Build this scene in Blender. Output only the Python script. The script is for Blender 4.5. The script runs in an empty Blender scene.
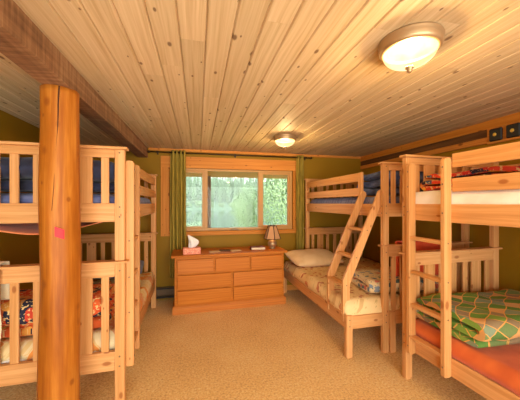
import bpy, bmesh, math, random
from mathutils import Vector, Matrix, noise

# ------------------------------------------------------------ camera, world, exposure
S = bpy.context.scene
COL = S.collection
R = math.radians
F_PX = 268.0
YAW = math.atan(62 / F_PX)
cam_d = bpy.data.cameras.new('camera')
cam = bpy.data.objects.new('camera', cam_d)
COL.objects.link(cam)
cam_d.sensor_fit = 'HORIZONTAL'
cam_d.sensor_width = 36
cam_d.lens = F_PX * 36 / 520
cam_d.shift_y = 3 / 520
cam_d.clip_start = 0.02
cam_d.clip_end = 2000
cam.location = (0, 0, 1.47)
cam.rotation_euler = (R(90), 0, -YAW)
S.camera = cam

S.view_settings.view_transform = 'Standard'
S.view_settings.look = 'None'
S.view_settings.gamma = 1
S.view_settings.use_curve_mapping = False
S.view_settings.exposure = -0.2
S.cycles.use_denoising = True
S.cycles.max_bounces = 12
S.cycles.diffuse_bounces = 6
S.cycles.transparent_max_bounces = 12
S.cycles.caustics_reflective = False
S.cycles.caustics_refractive = False
S.cycles.sample_clamp_indirect = 8

SKY = 4.6            # strength of the overcast sky
LAMP_W = 62.0        # ceiling lamps
LAMP_COL = (1.0, 0.68, 0.30)
world = bpy.data.worlds.new('sky')
S.world = world
world.use_nodes = True
wn = world.node_tree
wn.nodes.clear()
w_out = wn.nodes.new('ShaderNodeOutputWorld')
w_bg = wn.nodes.new('ShaderNodeBackground')
w_geo = wn.nodes.new('ShaderNodeTexCoord')
w_sep = wn.nodes.new('ShaderNodeSeparateXYZ')
w_ramp = wn.nodes.new('ShaderNodeValToRGB')
w_ramp.color_ramp.elements[0].color = (1.0, 0.98, 0.94, 1)
w_ramp.color_ramp.elements[1].color = (0.84, 0.93, 1.0, 1)
wn.links.new(w_geo.outputs['Generated'], w_sep.inputs[0])
wn.links.new(w_sep.outputs['Z'], w_ramp.inputs[0])
wn.links.new(w_ramp.outputs[0], w_bg.inputs['Color'])
w_mr = wn.nodes.new('ShaderNodeMapRange')
wn.links.new(w_sep.outputs['Y'], w_mr.inputs['Value'])
w_mr.inputs['From Min'].default_value, w_mr.inputs['From Max'].default_value = -0.9, -0.55
w_mr.inputs['To Min'].default_value, w_mr.inputs['To Max'].default_value = SKY * 3.0, SKY   # the sun side lies behind the camera
wn.links.new(w_mr.outputs[0], w_bg.inputs['Strength'])
wn.links.new(w_bg.outputs[0], w_out.inputs[0])


def portal(name, loc, sx, sy, rot):
    d = bpy.data.lights.new(name, 'AREA')
    d.shape = 'RECTANGLE'
    d.size, d.size_y = sx, sy
    d.cycles.is_portal = True
    o = bpy.data.objects.new(name, d)
    COL.objects.link(o)
    o.location, o.rotation_euler = loc, rot
    return o


XL, XR, YF, YB, H = -1.72, 2.88, -1.8, 4.3, 2.3     # the room
portal('window_portal', (0.56, YB + 0.1, 1.52), 1.9, 1.0, (R(-90), 0, 0))
portal('added_door_portal', (0.55, YF - 0.05, 1.08), 4.1, 2.1, (R(90), 0, 0))

# ------------------------------------------------------------ node helpers
def srgb(r, g, b):
    f = lambda c: c / 12.92 if c <= 0.04045 else ((c + 0.055) / 1.055) ** 2.4
    return (f(r / 255), f(g / 255), f(b / 255), 1)


class NT:
    def __init__(s, name):
        s.m = bpy.data.materials.new(name)
        s.m.use_nodes = True
        s.t = s.m.node_tree
        s.t.nodes.clear()
        s.out = s.n('OutputMaterial')

    def n(s, typ, **kw):
        nd = s.t.nodes.new('ShaderNode' + typ)
        for k, v in kw.items():
            setattr(nd, k, v)
        return nd

    def l(s, a, b):
        s.t.links.new(a, b)

    def val(s, sock, v):
        if hasattr(v, 'is_output') or isinstance(v, bpy.types.NodeSocket):
            s.l(v, sock)
        else:
            sock.default_value = v

    def math(s, op, a, b=None, c=None):
        nd = s.n('Math', operation=op)
        s.val(nd.inputs[0], a)
        if b is not None:
            s.val(nd.inputs[1], b)
        if c is not None:
            s.val(nd.inputs[2], c)
        return nd.outputs[0]

    def mix(s, fac, a, b, mode='MIX'):
        nd = s.n('Mix', data_type='RGBA', blend_type=mode)
        s.val(nd.inputs[0], fac)
        s.val(nd.inputs[6], a)
        s.val(nd.inputs[7], b)
        return nd.outputs[2]

    def ramp(s, fac, stops, interp='LINEAR'):
        nd = s.n('ValToRGB')
        cr = nd.color_ramp
        cr.interpolation = interp
        while len(cr.elements) < len(stops):
            cr.elements.new(0.5)
        for e, (p, c) in zip(cr.elements, stops):
            e.position = p
            e.color = c
        s.val(nd.inputs[0], fac)
        return nd.outputs[0]

    def noise(s, vec, scale, detail=3, rough=0.55, out=0):
        nd = s.n('TexNoise')
        nd.inputs['Scale'].default_value = scale
        nd.inputs['Detail'].default_value = detail
        nd.inputs['Roughness'].default_value = rough
        if vec is not None:
            s.l(vec, nd.inputs['Vector'])
        return nd.outputs[out]

    def mapping(s, vec, scale=(1, 1, 1), loc=(0, 0, 0), rot=(0, 0, 0)):
        nd = s.n('Mapping')
        nd.inputs['Scale'].default_value = scale
        nd.inputs['Location'].default_value = loc
        nd.inputs['Rotation'].default_value = rot
        s.l(vec, nd.inputs[0])
        return nd.outputs[0]

    def uv(s):
        return s.n('TexCoord').outputs['UV']

    def obj(s):
        return s.n('TexCoord').outputs['Object']

    def bsdf(s, color, rough=0.6, bump=None, bump_d=0.01, bump_s=0.5, **kw):
        b = s.n('BsdfPrincipled')
        s.val(b.inputs['Base Color'], color)
        s.val(b.inputs['Roughness'], rough)
        for k, v in kw.items():
            s.val(b.inputs[k.replace('_', ' ')], v)
        if bump is not None:
            bn = s.n('Bump')
            bn.inputs['Distance'].default_value = bump_d
            bn.inputs['Strength'].default_value = bump_s
            s.l(bump, bn.inputs['Height'])
            s.l(bn.outputs[0], b.inputs['Normal'])
        s.l(b.outputs[0], s.out.inputs[0])
        return b


def plain(name, col, rough=0.6, **kw):
    t = NT(name)
    t.bsdf(col, rough, **kw)
    return t.m


def wood(name, light, mid, dark, knot, rough=0.45, grain=1.0, knots=True, tone=0.22, bump=0.0, kth=0.62, spec=0.2, krad=0.14):
    """boards: UV u runs along the board in metres, v across it; face attribute 'tone' differs per board"""
    t = NT(name)
    uv = t.uv()
    wob = t.noise(t.mapping(uv, (1.2, 4, 1)), 1.5, 2)
    vec = t.n('VectorMath', operation='ADD')
    t.l(uv, vec.inputs[0])
    sc = t.n('CombineXYZ')
    t.l(t.math('MULTIPLY', wob, 0.035), sc.inputs[1])
    t.l(sc.outputs[0], vec.inputs[1])
    g1 = t.noise(t.mapping(vec.outputs[0], (0.9, 42 * grain, 1)), 1.0, 4, 0.6)
    g2 = t.noise(t.mapping(vec.outputs[0], (2.5, 130 * grain, 1)), 1.0, 2, 0.6)
    g = t.math('ADD', t.math('MULTIPLY', g1, 0.75), t.math('MULTIPLY', g2, 0.25))
    col = t.ramp(g, [(0.30, dark), (0.50, mid), (0.68, light)])
    if knots:
        vo = t.n('TexVoronoi', voronoi_dimensions='2D')
        vo.inputs['Scale'].default_value = 1.0
        t.l(t.mapping(uv, (4.6, 9, 1)), vo.inputs['Vector'])
        sepc = t.n('SeparateColor')
        t.l(vo.outputs['Color'], sepc.inputs[0])
        on = t.math('GREATER_THAN', sepc.outputs[0], kth)
        r = t.math('MULTIPLY_ADD', t.math('POWER', sepc.outputs[1], 2), krad, 0.05)
        k = t.math('SUBTRACT', 1.0, t.math('DIVIDE', vo.outputs['Distance'], r))
        k = t.math('MULTIPLY', t.math('MINIMUM', t.math('MAXIMUM', t.math('MULTIPLY', k, 2.2), 0.0), 1.0), on)
        col = t.mix(t.math('MULTIPLY', k, 0.8), col, knot)
    at = t.n('Attribute', attribute_name='tone')
    hsv = t.n('HueSaturation')
    t.l(col, hsv.inputs['Color'])
    t.l(t.math('MULTIPLY_ADD', at.outputs['Fac'], tone, 1.0 - tone / 2), hsv.inputs['Value'])
    t.l(t.math('MULTIPLY_ADD', at.outputs['Fac'], -0.03, 1.0), hsv.inputs['Saturation'])
    t.bsdf(hsv.outputs[0], rough, bump=g if bump else None, bump_d=0.004, bump_s=bump, Specular_IOR_Level=spec)
    return t.m


M = {}
M['pine'] = wood('pine', srgb(220, 164, 104), srgb(208, 148, 86), srgb(186, 122, 60), srgb(150, 80, 32), 0.45, knots=True, tone=0.14, kth=0.62)
M['ceiling'] = wood('ceiling_pine', srgb(224, 199, 158), srgb(212, 184, 140), srgb(190, 156, 108), srgb(104, 66, 38), 0.62, knots=True, tone=0.18, kth=0.52, spec=0.25, krad=0.085)
M['trim'] = wood('trim_pine', srgb(212, 142, 56), srgb(200, 126, 44), srgb(176, 102, 30), srgb(120, 66, 20), 0.5, spec=0.1)
M['oak'] = wood('oak', srgb(206, 128, 46), srgb(192, 112, 36), srgb(168, 90, 24), srgb(140, 80, 30), 0.45, grain=1.6, knots=False, tone=0.05, spec=0.12)
M['rough'] = wood('rough_sawn', srgb(176, 144, 112), srgb(146, 114, 86), srgb(104, 76, 54), srgb(66, 42, 28), 0.8, tone=0.1, bump=0.8, knots=False)
M['brown_strip'] = wood('brown_rough_sawn', srgb(130, 88, 50), srgb(104, 68, 36), srgb(74, 46, 22), srgb(50, 28, 12), 0.8, bump=0.6)


def sawn_mat():
    t = NT('rough_sawn_beam')
    o = t.obj()
    g = t.noise(t.mapping(o, (26, 1.0, 26)), 1.0, 4, 0.6)
    saw = t.noise(t.mapping(o, (3, 46, 3)), 1.0, 3, 0.7)
    pt = t.noise(o, 2.5, 3)
    f = t.math('ADD', t.math('MULTIPLY', g, 0.4), t.math('ADD', t.math('MULTIPLY', saw, 0.4), t.math('MULTIPLY', pt, 0.2)))
    c = t.ramp(f, [(0.34, srgb(84, 56, 34)), (0.5, srgb(138, 98, 64)), (0.64, srgb(172, 134, 96))])
    t.bsdf(c, 0.85, bump=f, bump_d=0.006, bump_s=0.7)
    return t.m


M['sawn'] = sawn_mat()


def log_mat():
    t = NT('peeled_log')
    o = t.obj()
    wob = t.noise(t.mapping(o, (3, 3, 1.2)), 1.3, 3)
    g = t.noise(t.mapping(o, (16, 16, 0.9)), 2.0, 4, 0.6)
    col = t.ramp(t.math('ADD', t.math('MULTIPLY', g, 0.6), t.math('MULTIPLY', wob, 0.4)),
                 [(0.32, srgb(134, 68, 14)), (0.5, srgb(168, 96, 26)), (0.64, srgb(196, 126, 46))])
    vo = t.n('TexVoronoi')
    vo.inputs['Scale'].default_value = 1.0
    t.l(t.mapping(o, (11, 11, 8)), vo.inputs['Vector'])
    sepc = t.n('SeparateColor')
    t.l(vo.outputs['Color'], sepc.inputs[0])
    k = t.math('MAXIMUM', t.math('SUBTRACT', 1.0, t.math('DIVIDE', vo.outputs['Distance'], t.math('MULTIPLY_ADD', sepc.outputs[1], 0.22, 0.10))), 0.0)
    k = t.math('MULTIPLY', t.math('MINIMUM', t.math('MULTIPLY', k, 2), 1), t.math('GREATER_THAN', sepc.outputs[0], 0.3))
    col = t.mix(t.math('MULTIPLY', k, 0.75), col, srgb(130, 66, 20))
    t.bsdf(col, 0.5, bump=g, bump_d=0.004, bump_s=0.4, Specular_IOR_Level=0.2)
    return t.m


M['log'] = log_mat()


def wall_mat():
    t = NT('olive_paint')
    o = t.obj()
    n = t.noise(o, 90, 3)
    c = t.mix(t.noise(o, 1.3, 2), srgb(146, 108, 16), srgb(154, 114, 20))
    t.bsdf(c, 0.6, bump=n, bump_d=0.003, bump_s=0.25, Specular_IOR_Level=0.2)
    return t.m


def carpet_mat():
    t = NT('beige_carpet')
    o = t.obj()
    n = t.noise(o, 60, 4, 0.7)
    n2 = t.noise(o, 2.2, 3)
    n3 = t.noise(o, 210, 2)
    f = t.math('ADD', t.math('MULTIPLY', n, 0.7), t.math('ADD', t.math('MULTIPLY', n2, 0.15), t.math('MULTIPLY', n3, 0.15)))
    c = t.ramp(f, [(0.36, srgb(196, 138, 66)), (0.5, srgb(244, 194, 108)), (0.62, srgb(254, 226, 156))])
    b = t.bsdf(c, 0.95, bump=t.math('ADD', n, n3), bump_d=0.012, bump_s=0.7)
    b.inputs['Sheen Weight'].default_value = 0.2
    return t.m


M['wall'] = wall_mat()
M['carpet'] = carpet_mat()


def fabric(name, c1, c2, scale=8, stretch=(1, 1, 1), rough=0.85, sheen=0.15, contrast=(0.4, 0.6)):
    t = NT(name)
    uv = t.uv()
    n = t.noise(t.mapping(uv, stretch), scale, 3)
    w = t.noise(uv, 500, 1)
    c = t.ramp(n, [(contrast[0], c1), (contrast[1], c2)])
    b = t.bsdf(c, rough, bump=w, bump_d=0.001, bump_s=0.25)
    b.inputs['Sheen Weight'].default_value = sheen
    return t.m


def floral(name, base, cols, scale=9, dens=0.45, leaf=srgb(110, 120, 80)):
    t = NT(name)
    uv = t.uv()
    vo = t.n('TexVoronoi', voronoi_dimensions='2D')
    vo.inputs['Scale'].default_value = scale
    wv = t.n('VectorMath', operation='ADD')
    t.l(uv, wv.inputs[0])
    nn = t.n('VectorMath', operation='SCALE')
    t.l(t.noise(uv, 14, 2, out=1), nn.inputs[0])
    nn.inputs['Scale'].default_value = 0.05
    t.l(nn.outputs[0], wv.inputs[1])
    t.l(wv.outputs[0], vo.inputs['Vector'])
    sepc = t.n('SeparateColor')
    t.l(vo.outputs['Color'], sepc.inputs[0])
    n = len(cols)
    fc = t.ramp(sepc.outputs[1], [(i / n, c) for i, c in enumerate(cols)], 'CONSTANT')
    on = t.math('MULTIPLY', t.math('LESS_THAN', vo.outputs['Distance'], dens), t.math('GREATER_THAN', sepc.outputs[0], 0.25))
    lf = t.math('GREATER_THAN', t.noise(t.mapping(uv, (1, 1.6, 1)), scale * 2.4, 3), 0.62)
    c = t.mix(lf, base, leaf)
    c = t.mix(on, c, fc)
    t.bsdf(c, 0.85)
    return t.m


def patchwork(name):
    """green quilt of curved diamonds outlined in orange"""
    t = NT(name)
    uv = t.uv()
    sp = t.n('SeparateXYZ')
    t.l(t.mapping(uv, (1, 1, 1), rot=(0, 0, R(0))), sp.inputs[0])
    u, v = sp.outputs[0], sp.outputs[1]
    su = t.math('MULTIPLY', t.math('SINE', t.math('MULTIPLY', v, 28)), 0.012)
    p = t.math('DIVIDE', t.math('ADD', t.math('ADD', u, v), su), 0.145)
    q = t.math('DIVIDE', t.math('SUBTRACT', t.math('MULTIPLY', u, 0.8), t.math('ADD', v, su)), 0.125)
    cell = t.n('CombineXYZ')
    t.l(t.math('FLOOR', p), cell.inputs[0])
    t.l(t.math('FLOOR', q), cell.inputs[1])
    wn_ = t.n('TexWhiteNoise', noise_dimensions='2D')
    t.l(cell.outputs[0], wn_.inputs['Vector'])
    cols = [srgb(84, 136, 36), srgb(118, 136, 110), srgb(58, 108, 36), srgb(112, 152, 50), srgb(214, 158, 96), srgb(100, 124, 66),
            srgb(70, 124, 34), srgb(140, 112, 84)]
    c = t.ramp(wn_.outputs['Value'], [(i / 8, k) for i, k in enumerate(cols)], 'CONSTANT')
    n = t.noise(t.mapping(uv, (20, 60, 1)), 1.5, 2)
    c = t.mix(t.math('MULTIPLY', n, 0.22), c, srgb(180, 180, 110))
    fp = t.math('FRACT', p)
    fq = t.math('FRACT', q)
    e = t.math('MAXIMUM', t.math('LESS_THAN', fp, 0.075), t.math('LESS_THAN', fq, 0.075))
    c = t.mix(e, c, srgb(226, 162, 82))
    t.bsdf(c, 0.85)
    return t.m


def patches(name, cols, size=0.11):
    t = NT(name)
    uv = t.uv()
    vo = t.n('TexVoronoi', distance='CHEBYCHEV', voronoi_dimensions='2D')
    vo.inputs['Scale'].default_value = 1 / size
    t.l(uv, vo.inputs['Vector'])
    sepc = t.n('SeparateColor')
    t.l(vo.outputs['Color'], sepc.inputs[0])
    n = len(cols)
    c = t.ramp(sepc.outputs[0], [(i / n, k) for i, k in enumerate(cols)], 'CONSTANT')
    d = t.noise(t.mapping(uv, (30, 30, 1)), 1.4, 2)
    c = t.mix(t.math('GREATER_THAN', d, 0.58), c, srgb(222, 186, 120))
    t.bsdf(c, 0.85)
    return t.m


M['curtain'] = fabric('olive_curtain', srgb(136, 116, 34), srgb(184, 158, 62), 3, (40, 1, 1), 0.8, 0.0)
M['sheet_white'] = fabric('white_sheet', srgb(236, 226, 212), srgb(246, 240, 230), 5)
M['sheet_orange'] = fabric('orange_sheet', srgb(206, 92, 30), srgb(226, 112, 42), 4)
M['sheet_pink'] = fabric('salmon_sheet', srgb(232, 128, 74), srgb(240, 144, 88), 4)
M['blue'] = fabric('blue_stripe', srgb(84, 92, 138), srgb(118, 124, 164), 1.5, (3, 26, 1), contrast=(0.42, 0.58))
M['blue_blanket'] = fabric('blue_blanket', srgb(40, 52, 92), srgb(96, 112, 160), 6, (1, 2.5, 1), contrast=(0.4, 0.62))
M['navy'] = fabric('navy_blanket', srgb(20, 22, 40), srgb(40, 46, 74), 5)
M['slate'] = fabric('slate_pillow', srgb(92, 96, 112), srgb(114, 118, 132), 5)
M['pillow'] = fabric('beige_pillow', srgb(226, 190, 138), srgb(236, 204, 156), 4)
M['towel'] = fabric('cream_towel', srgb(226, 202, 160), srgb(236, 216, 180), 4)
M['red_blanket'] = fabric('orange_red_blanket', srgb(206, 66, 24), srgb(226, 84, 34), 4)
M['floral'] = floral('cream_floral', srgb(234, 200, 140), [srgb(206, 130, 84), srgb(232, 200, 140), srgb(190, 110, 74), srgb(214, 170, 110)], 15, 0.30, srgb(196, 164, 100))
M['floral_blue'] = floral('folded_floral', srgb(214, 188, 140), [srgb(196, 104, 80), srgb(92, 106, 118), srgb(214, 180, 120), srgb(84, 104, 100), srgb(120, 130, 140)], 13, 0.4, srgb(94, 112, 104))
M['patchwork'] = patchwork('green_patchwork')
M['patch_red'] = patches('red_yellow_patches', [srgb(200, 40, 24), srgb(30, 26, 44), srgb(226, 170, 50), srgb(210, 60, 30), srgb(60, 80, 110), srgb(222, 120, 40)], 0.07)
M['patch_left'] = patches('orange_cream_patches', [srgb(230, 200, 140), srgb(226, 140, 60), srgb(230, 206, 156), srgb(226, 200, 150), srgb(222, 150, 100), srgb(232, 210, 160)], 0.10)
M['patch_dark'] = patches('orange_navy_patches', [srgb(214, 80, 30), srgb(216, 90, 30), srgb(30, 30, 50), srgb(220, 150, 60), srgb(200, 60, 30), srgb(214, 100, 40)], 0.10)
M['metal'] = plain('brushed_bronze', srgb(180, 148, 108), 0.45, Metallic=0.65)
M['bronze_dark'] = plain('dark_bronze', srgb(60, 44, 30), 0.45, Metallic=0.6)
M['bolt'] = plain('steel_bolt', srgb(130, 104, 76), 0.4, Metallic=0.8)
M['black'] = plain('black_plastic', srgb(20, 20, 22), 0.5)
M['yellow_spot'] = plain('yellow_brass', srgb(220, 180, 70), 0.4)
M['red_paper'] = plain('red_paper', srgb(226, 30, 40), 0.6)
M['vinyl'] = plain('tan_vinyl', srgb(196, 144, 76), 0.5)
M['heater'] = plain('brown_enamel', srgb(96, 72, 40), 0.5)
M['heater_dark'] = plain('dark_slot', srgb(24, 18, 12), 0.7)
M['tissue'] = plain('tissue', srgb(238, 232, 226), 0.9)
M['tissue_box'] = floral('tissue_box', srgb(226, 140, 110), [srgb(232, 180, 150), srgb(206, 100, 90)], 40, 0.3, srgb(220, 150, 110))
M['book_red'] = plain('dark_red_cover', srgb(120, 44, 30), 0.5)
M['page'] = plain('pages', srgb(226, 206, 170), 0.8)
M['paper'] = plain('paper', srgb(206, 172, 120), 0.8)
M['paper_dark'] = plain('dark_card', srgb(96, 66, 40), 0.7)
M['crack'] = plain('crack', srgb(74, 36, 12), 0.9)


def shade_mat():
    t = NT('lamp_shade_linen')
    d = t.n('BsdfDiffuse')
    d.inputs[0].default_value = srgb(206, 160, 116)
    tr = t.n('BsdfTranslucent')
    tr.inputs[0].default_value = srgb(216, 160, 110)
    mx = t.n('MixShader')
    mx.inputs[0].default_value = 0.15
    t.l(d.outputs[0], mx.inputs[1])
    t.l(tr.outputs[0], mx.inputs[2])
    t.l(mx.outputs[0], t.out.inputs[0])
    return t.m


def bowl_mat():
    """frosted alabaster glass of a lit lamp: part of the bulb's light passes straight, the glass itself glows"""
    t = NT('lit_alabaster_glass')
    o = t.obj()
    n = t.noise(o, 9, 3)
    em = t.n('Emission')
    t.l(t.ramp(n, [(0.35, (1.0, 0.46, 0.16, 1)), (0.62, (1.0, 0.68, 0.36, 1))]), em.inputs[0])
    em.inputs[1].default_value = 2.6
    tp = t.n('BsdfTransparent')
    mx = t.n('MixShader')
    mx.inputs[0].default_value = 0.3
    t.l(em.outputs[0], mx.inputs[1])
    t.l(tp.outputs[0], mx.inputs[2])
    t.l(mx.outputs[0], t.out.inputs[0])
    return t.m


def glass_mat():
    t = NT('window_glass')
    tp = t.n('BsdfTransparent')
    tp.inputs[0].default_value = (0.96, 0.98, 0.97, 1)
    gl = t.n('BsdfGlossy')
    gl.inputs['Roughness'].default_value = 0.02
    fr = t.n('Fresnel')
    fr.inputs[0].default_value = 1.2
    mx = t.n('MixShader')
    t.l(fr.outputs[0], mx.inputs[0])
    t.l(tp.outputs[0], mx.inputs[1])
    t.l(gl.outputs[0], mx.inputs[2])
    t.l(mx.outputs[0], t.out.inputs[0])
    return t.m


M['shade'] = shade_mat()
M['bowl'] = bowl_mat()
M['glass'] = glass_mat()

# ------------------------------------------------------------ mesh helpers
rnd = random.Random(7)


def new_bm():
    bm = bmesh.new()
    bm.loops.layers.uv.new('UVMap')
    bm.faces.layers.float.new('tone')
    return bm


def finish_faces(bm, faces, along, ofs=None, tone=None, mat=None):
    """UVs in metres (u along the grain) before an optional transform"""
    uvl = bm.loops.layers.uv.verify()
    tl = bm.faces.layers.float['tone']
    o = ofs or (rnd.uniform(0, 40), rnd.uniform(0, 40))
    tn = rnd.random() if tone is None else tone
    a = along
    b, c = [(1, 2), (0, 2), (0, 1)][a]
    vs = set()
    for f in faces:
        f[tl] = tn
        for lp in f.loops:
            p = lp.vert.co
            lp[uvl].uv = (p[a] + o[0], p[b] + p[c] + o[1])
            vs.add(lp.vert)
    if mat is not None:
        for v in vs:
            v.co = mat @ v.co


def bx(bm, x0, x1, y0, y1, z0, z1, along=None, mat=None, tone=None):
    vs = [bm.verts.new((x, y, z)) for x in (x0, x1) for y in (y0, y1) for z in (z0, z1)]
    idx = [(0, 1, 3, 2), (4, 6, 7, 5), (0, 4, 5, 1), (2, 3, 7, 6), (0, 2, 6, 4), (1, 5, 7, 3)]
    fs = [bm.faces.new([vs[i] for i in q]) for q in idx]
    if along is None:
        d = (abs(x1 - x0), abs(y1 - y0), abs(z1 - z0))
        along = d.index(max(d))
    finish_faces(bm, fs, along, mat=mat, tone=tone)
    return fs


def prism(bm, pts, axis, t0, t1, along=2, mat=None):
    """closed 2D outline (the two axes other than 'axis', in order) swept along axis"""
    o = [(1, 2), (0, 2), (0, 1)][axis]

    def mk(p, t):
        c = [0, 0, 0]
        c[o[0]], c[o[1]], c[axis] = p[0], p[1], t
        return bm.verts.new(c)
    a = [mk(p, t0) for p in pts]
    b = [mk(p, t1) for p in pts]
    n = len(pts)
    fs = [bm.faces.new(a), bm.faces.new(b[::-1])]
    for i in range(n):
        fs.append(bm.faces.new((a[i], b[i], b[(i + 1) % n], a[(i + 1) % n])))
    finish_faces(bm, fs, along, mat=mat)
    return fs


def lathe(bm, prof, seg=28, loc=(0, 0, 0), cap0=True, cap1=True):
    rings = []
    for r, z in prof:
        rings.append([bm.verts.new((loc[0] + r * math.cos(2 * math.pi * i / seg), loc[1] + r * math.sin(2 * math.pi * i / seg), loc[2] + z)) for i in range(seg)])
    fs = []
    for a, b in zip(rings, rings[1:]):
        for i in range(seg):
            j = (i + 1) % seg
            fs.append(bm.faces.new((a[i], a[j], b[j], b[i])))
    if cap0:
        fs.append(bm.faces.new(rings[0][::-1]))
    if cap1:
        fs.append(bm.faces.new(rings[-1]))
    finish_faces(bm, fs, 2)
    for f in fs:
        f.smooth = True
    return fs


def tube(bm, pts, r, seg=8):
    pts = [Vector(p) for p in pts]
    rings = []
    for i, p in enumerate(pts):
        d = (pts[min(i + 1, len(pts) - 1)] - pts[max(i - 1, 0)]).normalized()
        u = d.orthogonal().normalized() if abs(d.z) > 0.9 else d.cross(Vector((0, 0, 1))).normalized()
        w = d.cross(u)
        rr = r[i] if isinstance(r, (list, tuple)) else r
        rings.append([bm.verts.new(p + (u * math.cos(2 * math.pi * k / seg) + w * math.sin(2 * math.pi * k / seg)) * rr) for k in range(seg)])
    fs = []
    for a, b in zip(rings, rings[1:]):
        for i in range(seg):
            fs.append(bm.faces.new((a[i], a[(i + 1) % seg], b[(i + 1) % seg], b[i])))
    fs.append(bm.faces.new(rings[0][::-1]))
    fs.append(bm.faces.new(rings[-1]))
    finish_faces(bm, fs, 2)
    for f in fs:
        f.smooth = True


def obj(name, bm, mat, parent=None, bevel=0.0, smooth=False, seg=2):
    bmesh.ops.recalc_face_normals(bm, faces=bm.faces)
    me = bpy.data.meshes.new(name)
    if smooth:
        for f in bm.faces:
            f.smooth = True
    bm.to_mesh(me)
    bm.free()
    me.materials.append(M[mat] if isinstance(mat, str) else mat)
    o = bpy.data.objects.new(name, me)
    COL.objects.link(o)
    if parent:
        o.parent = parent
    if bevel:
        b = o.modifiers.new('bevel', 'BEVEL')
        b.width, b.segments, b.limit_method = bevel, seg, 'ANGLE'
    return o


def thing(name, label, cat, loc=(0, 0, 0), rotz=0, group=None):
    o = bpy.data.objects.new(name, None)
    COL.objects.link(o)
    o.location = loc
    o.rotation_euler = (0, 0, rotz)
    o['label'], o['category'] = label, cat
    if group:
        o['group'] = group
    return o


def tag(o, label, cat, group=None):
    o['label'], o['category'] = label, cat
    if group:
        o['group'] = group
    return o


def struct(name, bm, mat, bevel=0.0, parent=None):
    o = obj(name, bm, mat, parent, bevel)
    if parent is None:
        o['kind'] = 'structure'
    return o


def box_struct(name, mat, *b, bevel=0.0, parent=None):
    bm = new_bm()
    bx(bm, *b)
    return struct(name, bm, mat, bevel, parent)


# ------------------------------------------------------------ the room shell
WT = 0.16
box_struct('floor', 'carpet', XL - WT, XR + WT, YF - WT, YB + WT, -0.1, 0)
box_struct('wall_left', 'wall', XL - WT, XL, YF - WT, YB + WT, 0, H + 0.15)
box_struct('wall_right', 'wall', XR, XR + WT, YF - WT, YB + WT, 0, H + 0.15)

WX0, WX1, WZ0, WZ1 = -0.40, 1.56, 1.03, 2.01          # window opening
bm = new_bm()
bx(bm, XL, WX0, YB, YB + WT, 0, H + 0.15)
bx(bm, WX1, XR, YB, YB + WT, 0, H + 0.15)
bx(bm, WX0, WX1, YB, YB + WT, 0, WZ0)
bx(bm, WX0, WX1, YB, YB + WT, WZ1, H + 0.15)
struct('wall_back', bm, 'wall')
PX0, PX1, PZ1 = -1.5, 2.6, 2.15                        # opening for the added patio door, unseen behind the camera
bm = new_bm()
bx(bm, XL, PX0, YF - WT, YF, 0, H + 0.15)
bx(bm, PX1, XR, YF - WT, YF, 0, H + 0.15)
bx(bm, PX0, PX1, YF - WT, YF, PZ1, H + 0.15)
struct('wall_front', bm, 'wall')

# ceiling: tongue and groove boards running away from the camera
bm = new_bm()
bw, x = 0.1285, -0.09 - 0.1285 * 14
while x < XR:
    ys = [YF]
    y = YF + rnd.uniform(0.4, 2.6)
    while y < YB - 0.4:
        ys.append(y)
        y += rnd.uniform(1.4, 3.4)
    ys.append(YB)
    xa, xb = max(x, XL), min(x + bw, XR)
    for y0, y1 in zip(ys, ys[1:]):
        if xb - xa < 0.02:
            continue
        c = 0.007
        prism(bm, [(xa + 0.0005, H + 0.03), (xa + 0.0005, H + c * 1.3), (xa + c, H), (xb - c, H), (xb - 0.0005, H + c * 1.3), (xb - 0.0005, H + 0.03)],
              1, y0 + 0.0006, y1 - 0.0006, along=1)
    x += bw
struct('ceiling', bm, 'ceiling')
box_struct('roof', 'rough', XL - WT, XR + WT, YF - WT, YB + WT, H + 0.031, H + 0.12)

# rough-sawn beam on the log post
bm = new_bm()
bx(bm, -0.875, -0.735, YF, YB, 2.15, H)
bmesh.ops.subdivide_edges(bm, edges=[e for e in bm.edges if e.calc_length() > 1], cuts=60)
for v in bm.verts:
    if v.co.z < 2.2 and YF < v.co.y < YB:
        v.co.z += 0.006 * noise.noise((v.co.x * 6, v.co.y * 3, 0))
        v.co.x += 0.004 * noise.noise((0, v.co.y * 4, v.co.x * 5))
box = obj('ceiling_beam', bm, 'sawn', None, 0.004)
box['kind'] = 'structure'

# trims under the ceiling
box_struct('trim_1', 'trim', -0.72, XR - 0.03, YB - 0.022, YB, 2.262, H, bevel=0.003)
box_struct('trim_2', 'trim', XR - 0.03, XR, YF, YB, 2.215, H, bevel=0.003)
box_struct('trim_3', 'brown_strip', XR - 0.022, XR, 2.13, YB, 2.135, 2.215)
box_struct('trim_4', 'trim', XR - 0.03, XR, 2.13, YB, 2.075, 2.135, bevel=0.003)
box_struct('trim_5', 'trim', XR - 0.025, XR, YF, 2.13, 2.06, 2.215, bevel=0.003)
box_struct('trim_6', 'trim', XL, -0.88, YB - 0.022, YB, 2.262, H, bevel=0.003)
box_struct('baseboard_right', 'trim', XR - 0.015, XR, YF, YB, 0, 0.09, bevel=0.003)
box_struct('baseboard_left', 'trim', XL, XL + 0.015, YF, YB, 0, 0.09, bevel=0.003)
box_struct('baseboard_back', 'trim', -0.15, XR - 0.015, YB - 0.015, YB, 0, 0.09, bevel=0.003)

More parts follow.
